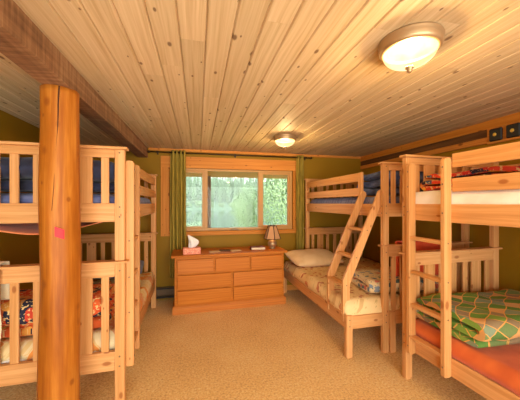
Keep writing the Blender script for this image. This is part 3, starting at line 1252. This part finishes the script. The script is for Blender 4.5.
# tissue box
tb = thing('tissue_box', 'coral tissue box with a white tissue sticking out, on the left of the dresser', 'tissue box')
on_dresser(tb, 0.245, 0.10, R(4))
bm = new_bm()
bx(bm, -0.115, 0.115, -0.06, 0.06, 0, 0.085)
obj('box', bm, 'tissue_box', tb, 0.004)
bm = new_bm()
V = []
for j in range(15):
    t = j / 14
    ring = []
    for i in range(28):
        a = 2 * math.pi * i / 28
        r = (0.030 + 0.034 * math.sin(t * 2.2)) * (1 - 0.9 * t ** 2.2) * (1 + 0.30 * math.sin(3 * a + t * 2) + 0.2 * noise.noise((math.cos(a) * 3, math.sin(a) * 3, t * 3)))
        r = max(r, 0.004)
        ring.append(bm.verts.new((r * math.cos(a) * 1.2 + 0.035 * math.sin(t * 3.6) - 0.03 * t, r * math.sin(a) * 0.55, 0.083 + t * 0.165 + 0.012 * math.sin(2 * a) * t)))
    V.append(ring)
for a, b in zip(V, V[1:]):
    for i in range(28):
        bm.faces.new((a[i], a[(i + 1) % 28], b[(i + 1) % 28], b[i])).smooth = True
bm.faces.new(V[-1]); bm.faces.new(V[0][::-1])
obj('tissue', bm, 'tissue', tb)

# papers
for k, (px, py, rz, w_, d_, mt, lab) in enumerate((
        (0.56, 0.16, 5, 0.15, 0.10, 'paper', 'pale leaflet lying flat on the dresser, nearest the tissue box'),
        (0.71, 0.20, -12, 0.16, 0.11, 'paper_dark', 'dark card lying flat on the middle of the dresser'),
        (0.86, 0.17, 8, 0.15, 0.09, 'paper', 'pale folded note on the dresser, right of the dark card'))):
    bm = new_bm()
    V = {}
    for i in range(9):
        for j in range(7):
            for zz in (0, 1):
                x_, y_ = w_ * (i / 8 - 0.5), d_ * (j / 6 - 0.5)
                V[i, j, zz] = bm.verts.new((x_, y_, 0.001 + zz * 0.008 + zz * 0.006 * abs(noise.noise((x_ * 12, y_ * 12, k)))))
    for i in range(8):
        for j in range(6):
            for zz in (0, 1):
                bm.faces.new((V[i, j, zz], V[i + 1, j, zz], V[i + 1, j + 1, zz], V[i, j + 1, zz]))
    for i in range(8):
        for j in (0, 6):
            bm.faces.new((V[i, j, 0], V[i + 1, j, 0], V[i + 1, j, 1], V[i, j, 1]))
    for j in range(6):
        for i in (0, 8):
            bm.faces.new((V[i, j, 0], V[i, j + 1, 0], V[i, j + 1, 1], V[i, j, 1]))
    o = obj('leaflet', bm, mt)
    tag(on_dresser(o, px, py, R(rz)), lab, 'leaflet')

# book
bk = thing('book', 'dark red book lying flat beside the small lamp', 'book')
on_dresser(bk, 1.20, 0.20, R(-3))
bm = new_bm()
bx(bm, -0.105, 0.105, -0.07, 0.07, 0, 0.006)
bx(bm, -0.105, 0.105, -0.07, 0.07, 0.036, 0.042)
bx(bm, -0.109, -0.103, -0.07, 0.07, 0, 0.042)
obj('cover', bm, 'book_red', bk, 0.002)
bm = new_bm()
bx(bm, -0.102, 0.100, -0.066, 0.066, 0.0062, 0.0358)
obj('pages', bm, 'page', bk)

# table lamp
lp = thing('table_lamp', 'small table lamp with bronze ball base and beige shade on the dresser', 'lamp')
on_dresser(lp, 1.435, 0.22)
bm = new_bm()
lathe(bm, [(0.045, 0), (0.050, 0.006), (0.040, 0.014), (0.034, 0.020), (0.052, 0.034), (0.066, 0.062), (0.068, 0.085), (0.058, 0.112), (0.036, 0.132), (0.022, 0.140), (0.022, 0.150), (0.012, 0.156), (0.008, 0.18)], 28)
obj('base', bm, 'metal', lp)
bm = new_bm()
ns, rb, rt, zb, zt = 6, 0.128, 0.062, 0.150, 0.345
A = [R(30 + 60 * i) for i in range(ns)]
vb = [(rb * math.cos(a), rb * math.sin(a), zb) for a in A]
vt = [(rt * math.cos(a), rt * math.sin(a), zt) for a in A]
for i in range(ns):
    j = (i + 1) % ns
    q = [Vector(vb[i]), Vector(vb[j]), Vector(vt[j]), Vector(vt[i])]
    f = bm.faces.new([bm.verts.new(p) for p in q])
bmesh.ops.remove_doubles(bm, verts=bm.verts, dist=1e-5)
sh = obj('lamp_shade', bm, 'shade', lp)
m = sh.modifiers.new('cloth', 'SOLIDIFY'); m.thickness = 0.003
for i in range(ns):
    bm = new_bm()
    tube(bm, [vb[i], vt[i]], 0.006, 8)
    obj('shade_trim', bm, 'bronze_dark', sh)
for vv in (vb, vt):
    bm = new_bm()
    for i in range(ns):
        tube(bm, [vv[i], vv[(i + 1) % ns]], 0.0045, 8)
    obj('shade_trim', bm, 'bronze_dark', sh)
ld = bpy.data.lights.new('bulb', 'POINT')
ld.energy, ld.color, ld.shadow_soft_size = 0.9, LAMP_COL, 0.025
lo = bpy.data.objects.new('bulb', ld)
COL.objects.link(lo)
lo.parent = lp
lo.location = (0, 0, 0.235)

# ------------------------------------------------------------ curtains and rod
rod = thing('curtain_rod', 'thin dark curtain rod above the window', 'curtain rod', (0.58, YB - 0.085, 2.228))
bm = new_bm()
tube(bm, [(-1.27, 0, 0), (1.27, 0, 0)], 0.009, 10)
obj('rod', bm, 'bronze_dark', rod)
for sx in (-1, 1):
    bm = new_bm()
    lathe(bm, [(0.009, 0), (0.016, 0.006), (0.018, 0.018), (0.012, 0.030), (0.004, 0.034)], 14)
    f = obj('finial', bm, 'bronze_dark', rod)
    f.location = (sx * 1.27, 0, 0)
    f.rotation_euler = (0, R(90) * sx, 0)
for xx in (-1.17, 0.0, 1.19):
    bm = new_bm()
    bx(bm, xx - 0.008, xx + 0.008, -0.004, 0.058, -0.006, 0.006)
    bx(bm, xx - 0.012, xx + 0.012, 0.052, 0.0585, -0.03, 0.025)
    bx(bm, xx - 0.011, xx + 0.011, -0.012, 0.012, -0.014, 0.014)
    obj('bracket', bm, 'bronze_dark', rod, 0.002)


def curtain(label, x0, x1, z0, folds, seed):
    t = thing('curtain', label, 'curtain', ((x0 + x1) / 2, YB - 0.085, 0), 0, 'olive curtains')
    bm = new_bm()
    uvl = bm.loops.layers.uv.verify()
    w = x1 - x0
    zt = 2.262
    nx, nz = folds * 12, 40
    V = {}
    for i in range(nx + 1):
        for j in range(nz + 1):
            u, v = i / nx, j / nz
            a = u * folds * 2 * math.pi
            spread = 1 + 0.12 * v + 0.05 * noise.noise((v * 2, seed, 0))
            x_ = (u - 0.5) * w * spread + 0.012 * noise.noise((u * 5, v * 2, seed))
            y_ = 0.034 * math.sin(a) * (1 + 0.3 * noise.noise((u * 3, v * 3, seed))) + 0.01 * noise.noise((u * 4, v * 2, seed + 5))
            V[i, j] = bm.verts.new((x_, y_, zt + (z0 - zt) * v))
    for i in range(nx):
        for j in range(nz):
            f = bm.faces.new((V[i, j], V[i + 1, j], V[i + 1, j + 1], V[i, j + 1]))
            f.smooth = True
            for lp_ in f.loops:
                lp_[uvl].uv = (lp_.vert.co.x, lp_.vert.co.z)
    o = obj('drape', bm, 'curtain', t)
    m = o.modifiers.new('cloth', 'SOLIDIFY'); m.thickness = 0.003
    for k in range(folds * 2):
        u = (k + 0.5) / (folds * 2)
        bm = new_bm()
        n = 16
        R1, R2 = 0.021, 0.003
        rr = []
        for i in range(n):
            a = 2 * math.pi * i / n
            rr.append([bm.verts.new(((R2 * math.cos(b)) * 1.0, (R1 + R2 * math.sin(b)) * math.cos(a), (R1 + R2 * math.sin(b)) * math.sin(a))) for b in (0, math.pi / 2, math.pi, 1.5 * math.pi)])
        for i in range(n):
            for q in range(4):
                bm.faces.new((rr[i][q], rr[(i + 1) % n][q], rr[(i + 1) % n][(q + 1) % 4], rr[i][(q + 1) % 4]))
        g = obj('grommet', bm, 'bronze_dark', t)
        g.location = ((u - 0.5) * w, 0, 2.228)
    return t


curtain('olive curtain bunched on the left side of the window', -0.40, -0.185, 0.35, 4, 1)
curtain('olive curtain bunched on the right side of the window, by the far right bed', 1.60, 1.715, 0.56, 4, 2)

# ------------------------------------------------------------ ceiling lights
def ceiling_light(label, x, y, sc=1.0):
    t = thing('ceiling_light', label, 'ceiling light', (x, y, H), 0, 'flush bowl ceiling lights')
    bm = new_bm()
    lathe(bm, [(0.060 * sc, 0.0), (0.168 * sc, 0.0), (0.172 * sc, -0.010), (0.166 * sc, -0.018), (0.170 * sc, -0.024), (0.163 * sc, -0.036),
               (0.165 * sc, -0.044), (0.155 * sc, -0.056), (0.142 * sc, -0.058), (0.138 * sc, -0.052), (0.132 * sc, -0.040), (0.06 * sc, -0.036), (0.01, -0.036)], 44, cap0=False, cap1=True)
    obj('metal_ring', bm, 'metal', t)
    bm = new_bm()
    prof = []
    for k in range(13):
        a = R(90 * k / 12)
        prof.append((0.1405 * sc * math.cos(a) + 0.0015, -0.057 - 0.086 * sc * math.sin(a)))
    lathe(bm, prof, 40, cap0=False, cap1=False)
    obj('glass_bowl', bm, 'bowl', t)
    bm = new_bm()
    lathe(bm, [(0.004, 0.004), (0.020, 0.0), (0.022, -0.006), (0.014, -0.012), (0.012, -0.018), (0.013, -0.022), (0.006, -0.030)], 18, (0, 0, -0.057 - 0.086 * sc))
    obj('finial', bm, 'metal', t)
    d = bpy.data.lights.new('bulb', 'POINT')
    d.energy, d.color, d.shadow_soft_size = LAMP_W, LAMP_COL, 0.04
    o = bpy.data.objects.new('bulb', d)
    COL.objects.link(o)
    o.parent = t
    o.location = (0, 0, -0.112)
    return t


ceiling_light('frosted bowl ceiling light with bronze rim, the large one nearest the camera', 1.056, 1.165, 0.88)
ceiling_light('frosted bowl ceiling light with bronze rim, the smaller one near the window', 1.056, 3.184, 0.84)
ceiling_light('added frosted bowl ceiling light with bronze rim, unseen behind the camera', 1.056, -0.85, 0.88)  # extra lamp added out of view to help light the room

# ------------------------------------------------------------ black wall fixtures on the pale board
for yy, lab in ((2.035, 'left one of the two square black wall fixtures with yellow centres'),
                (1.885, 'black square wall fixture with yellow centre, at the right edge of the photo')):
    t = thing('wall_fixture', lab, 'wall fixture', (XR - 0.025, yy, 2.140), 0, 'black wall fixtures')
    bm = new_bm()
    bx(bm, -0.03, 0, -0.058, 0.058, -0.062, 0.062)
    o = obj('housing', bm, 'black', t, 0.018, seg=4)
    bm = new_bm()
    lathe(bm, [(0.017, 0), (0.017, 0.004), (0.010, 0.007)], 18)
    o = obj('centre', bm, 'yellow_spot', t)
    o.location = (-0.030, 0, 0)
    o.rotation_euler = (0, R(-90), 0)

# ------------------------------------------------------------ baseboard heater
ht = thing('baseboard_heater', 'low brown baseboard heater along the wall left of the dresser', 'heater', (-0.50, YB - 0.001, 0))
bm = new_bm()
prism(bm, [(0, 0.03), (0, 0.20), (-0.045, 0.20), (-0.062, 0.165), (-0.062, 0.085), (-0.045, 0.075), (-0.04, 0.03)], 0, -0.95, 0.30, along=0)
obj('casing', bm, 'heater', ht, 0.003)
for z0, z1 in ((0.176, 0.190), (0.048, 0.066)):
    bm = new_bm()
    bx(bm, -0.93, 0.28, -0.066 if z0 < 0.1 else -0.0615, -0.045, z0, z1)
    obj('slot', bm, 'heater_dark', ht)

# ------------------------------------------------------------ outside: eave, porch post, slope, lake, trees
def leaf_mat(name, c1, c2):
    t = NT(name)
    o = t.obj()
    c = t.mix(t.noise(o, 1.7, 3), c1, c2)
    b = t.bsdf(c, 0.7)
    b.inputs['Subsurface Weight'].default_value = 0
    return t.m


M['conifer'] = leaf_mat('conifer_needles', srgb(90, 116, 86), srgb(134, 156, 118))
M['broad'] = leaf_mat('broadleaf', srgb(98, 124, 84), srgb(160, 180, 134))
M['bark'] = plain('bark', srgb(112, 86, 66), 0.9)
M['grass'] = leaf_mat('shore_grass', srgb(120, 140, 70), srgb(160, 168, 100))
M['hill'] = leaf_mat('forest_hill', srgb(84, 108, 84), srgb(110, 132, 102))


def water():
    t = NT('lake_water')
    o = t.obj()
    n = t.noise(t.mapping(o, (0.6, 2.0, 1)), 0.6, 3)
    t.bsdf(srgb(60, 84, 74), 0.06, bump=n, bump_d=0.05, bump_s=0.15)
    return t.m


M['water'] = water()
eb = box_struct('eave_soffit', 'trim', XL - 1.5, XR + 1.5, YB + WT, YB + 1.3, 2.0, 2.16, bevel=0.01)
box_struct('wall_outside', 'rough', XL - WT, XR + WT, YB + WT, YB + WT + 0.02, -0.3, WZ0 - 0.05)
pp = thing('porch_post', 'round porch post outside behind the left window mullion', 'post', (0.17, YB + 1.15, -0.3))
bm = new_bm()
lathe(bm, [(0.085, 0), (0.085, 2.20), (0.083, 2.298)], 24)
obj('log', bm, 'bark', pp)
bm = new_bm()
bx(bm, -0.13, 0.13, -0.13, 0.13, -0.03, 0.0)
obj('footing', bm, 'bark', pp)
LZ = -2.6
bm = new_bm()
pts = [(YB + WT, -0.33), (YB + 4, -0.45), (YB + 12, -1.6), (YB + 24, LZ - 0.3)]
prism(bm, pts + [(YB + 24, LZ - 1), (YB + WT, LZ - 1)], 0, -40, 60, along=0)
gr = struct('lawn', bm, 'grass')
bm = new_bm()
bx(bm, -300, 400, YB + 20, 182, LZ - 0.2, LZ)
struct('lake', bm, 'water')
bm = new_bm()
uvl = bm.loops.layers.uv.verify()
V = {}
for i in range(61):
    for j in range(21):
        x_ = -350 + 800 * i / 60
        y_ = 174 + 300 * j / 20
        hgt = 62 * (j / 20) ** 0.9 * (0.72 + 0.45 * noise.noise((x_ * 0.008 + 2.3, 0.4, 0))) + (3 * noise.noise((x_ * 0.05, y_ * 0.05, 0)) if j else 0)
        V[i, j] = bm.verts.new((x_, y_, LZ - 0.1 + max(0, hgt) if j else LZ - 0.4))
for i in range(60):
    for j in range(20):
        bm.faces.new((V[i, j], V[i + 1, j], V[i + 1, j + 1], V[i, j + 1])).smooth = True
struct('hill', bm, 'hill')


mist_t = NT('lake_mist')
vs_ = mist_t.n('VolumeScatter')
vs_.inputs['Density'].default_value = 0.0004
vs_.inputs['Color'].default_value = (0.95, 0.98, 1, 1)
mist_t.l(vs_.outputs[0], mist_t.out.inputs[1])
M['mist'] = mist_t.m
bm = new_bm()
bx(bm, -120, 180, YB + 26, 260, LZ + 0.02, 40)
mi = obj('lake_mist', bm, 'mist')
mi['kind'] = 'stuff'


def conifer_mesh(seed):
    r = random.Random(seed)
    bm = new_bm()
    h = 1.0
    for k in range(420):
        t = r.random() ** 0.8
        z = 0.08 + 0.92 * t
        rad = 0.17 * (1 - t) ** 0.85 + 0.012
        a = r.uniform(0, 2 * math.pi)
        tier = 0.75 + 0.35 * math.sin(t * 60)
        p = Vector((math.cos(a), math.sin(a), 0)) * rad * tier * r.uniform(0.35, 1.0)
        p.z = z
        s = 0.030 + 0.05 * (1 - t)
        d = Vector((math.cos(a), math.sin(a), -0.35)).normalized() * s
        w = Vector((-math.sin(a), math.cos(a), 0)) * s * 0.55
        up = Vector((0, 0, s * 0.35))
        v = [bm.verts.new(q) for q in (p - w, p + d, p + w, p + up)]
        for tri in ((0, 1, 3), (1, 2, 3), (0, 2, 1), (0, 3, 2)):
            bm.faces.new([v[i] for i in tri])
    return bm


def crown_mesh(seed, n=1400, leaf=0.05):
    r = random.Random(seed)
    bm = new_bm()
    lobes = [(Vector((r.uniform(-0.25, 0.25), r.uniform(-0.25, 0.25), r.uniform(0.35, 0.8))), r.uniform(0.18, 0.32)) for _ in range(11)]
    for k in range(n):
        c, rad = r.choice(lobes)
        d = Vector((r.gauss(0, 1), r.gauss(0, 1), r.gauss(0, 1))).normalized()
        p = c + d * rad * r.uniform(0.75, 1.05)
        if p.z < 0.06:
            continue
        q = Vector((r.gauss(0, 1), r.gauss(0, 1), r.gauss(0, 1))).normalized()
        q = (q - d * q.dot(d)).normalized() * leaf * r.uniform(0.6, 1.2)
        w = d.cross(q) * 0.5 + d * leaf * 0.15
        bm.faces.new([bm.verts.new(x) for x in (p - q, p - w, p + q, p + w)])
    return bm


def tree_proto(kind, seed, **k):
    t = bpy.data.objects.new('conifer' if kind == 'c' else 'leafy_tree', None)
    COL.objects.link(t)
    obj('foliage', conifer_mesh(seed) if kind == 'c' else crown_mesh(seed, **k), 'conifer' if kind == 'c' else 'broad', t)
    bm = new_bm()
    lathe(bm, [(0.018, 0), (0.012, 0.5), (0.003, 0.95 if kind == 'c' else 0.6)], 8)
    obj('trunk', bm, 'bark', t)
    return t


def copy_tree(src, loc, size, rz, label, cat, group=None, wide=1.0):
    t = src.copy()
    COL.objects.link(t)
    for ch in src.children:
        c = ch.copy()
        COL.objects.link(c)
        c.parent = t
    t.location, t.rotation_euler, t.scale = loc, (0, 0, rz), (size * wide, size * wide, size)
    t['label'], t['category'] = label, cat
    if group:
        t['group'] = group
    return t


tr = random.Random(21)
protos = [tree_proto('c', s) for s in (1, 2, 3)]
bprotos = [tree_proto('b', s) for s in (4, 5)]
first = {id(p): True for p in protos + bprotos}


def use(p, *a, **k):
    if first[id(p)]:
        first[id(p)] = False
        loc, size, rz, label, cat = a[:5]
        p.location, p.rotation_euler = loc, (0, 0, rz)
        wd = k.get('wide', 1.0)
        p.scale = (size * wd, size * wd, size)
        p['label'], p['category'] = label, cat
        if k.get('group'):
            p['group'] = k['group']
        return p
    return copy_tree(p, *a, **k)


def hill_z(x_, y_):
    j = (y_ - 174) / 300
    return LZ - 0.1 + 62 * j ** 0.9 * (0.72 + 0.45 * noise.noise((x_ * 0.008 + 2.3, 0.4, 0)))


for j in range(5):
    for i in range(16):
        x_ = -14 + (i + 0.5 * (j % 2) + tr.uniform(-0.08, 0.08)) * 5.75
        y_ = 191 + 8.5 * j + tr.uniform(-1, 1)
        sz = tr.uniform(19, 27) + (3 if j > 2 else 0)
        use(protos[(i + j) % 3], (x_, y_, hill_z(x_, y_) - 0.6), sz, tr.uniform(0, 6), 'tall conifer on the far shore of the lake, through the window', 'tree',
            group='conifers on the far shore', wide=min(1.1, 4.5 / (0.36 * sz)))
for i in range(12):
    x_ = -14 + 88 * (i + tr.uniform(-0.02, 0.02)) / 12
    use(bprotos[i % 2], (x_, tr.uniform(180, 182), LZ + 0.2), tr.uniform(4, 5.8), tr.uniform(0, 6), 'low leafy tree at the water line of the far shore', 'tree',
        group='leafy trees on the far shore', wide=1.2)
near = [(tree_proto('b', 11, n=12000, leaf=0.016), (3.7, 20.0, -2.1), 5.0, 'round pale leafy bush near the water, through the middle window pane', 0.62),
        (tree_proto('b', 12, n=14000, leaf=0.012), (6.6, 16.2, -1.7), 8.2, 'tall leafy tree filling the right window pane', 0.72),
        (tree_proto('b', 13, n=3000, leaf=0.03), (-0.4, 27.5, -2.6), 2.2, 'small shrub on the near shore, through the left window pane', 1.3)]
for p, loc, size, lab, wd in near:
    p.location, p.scale = loc, (size * wd, size * wd, size)
    p['label'], p['category'] = lab, 'tree'
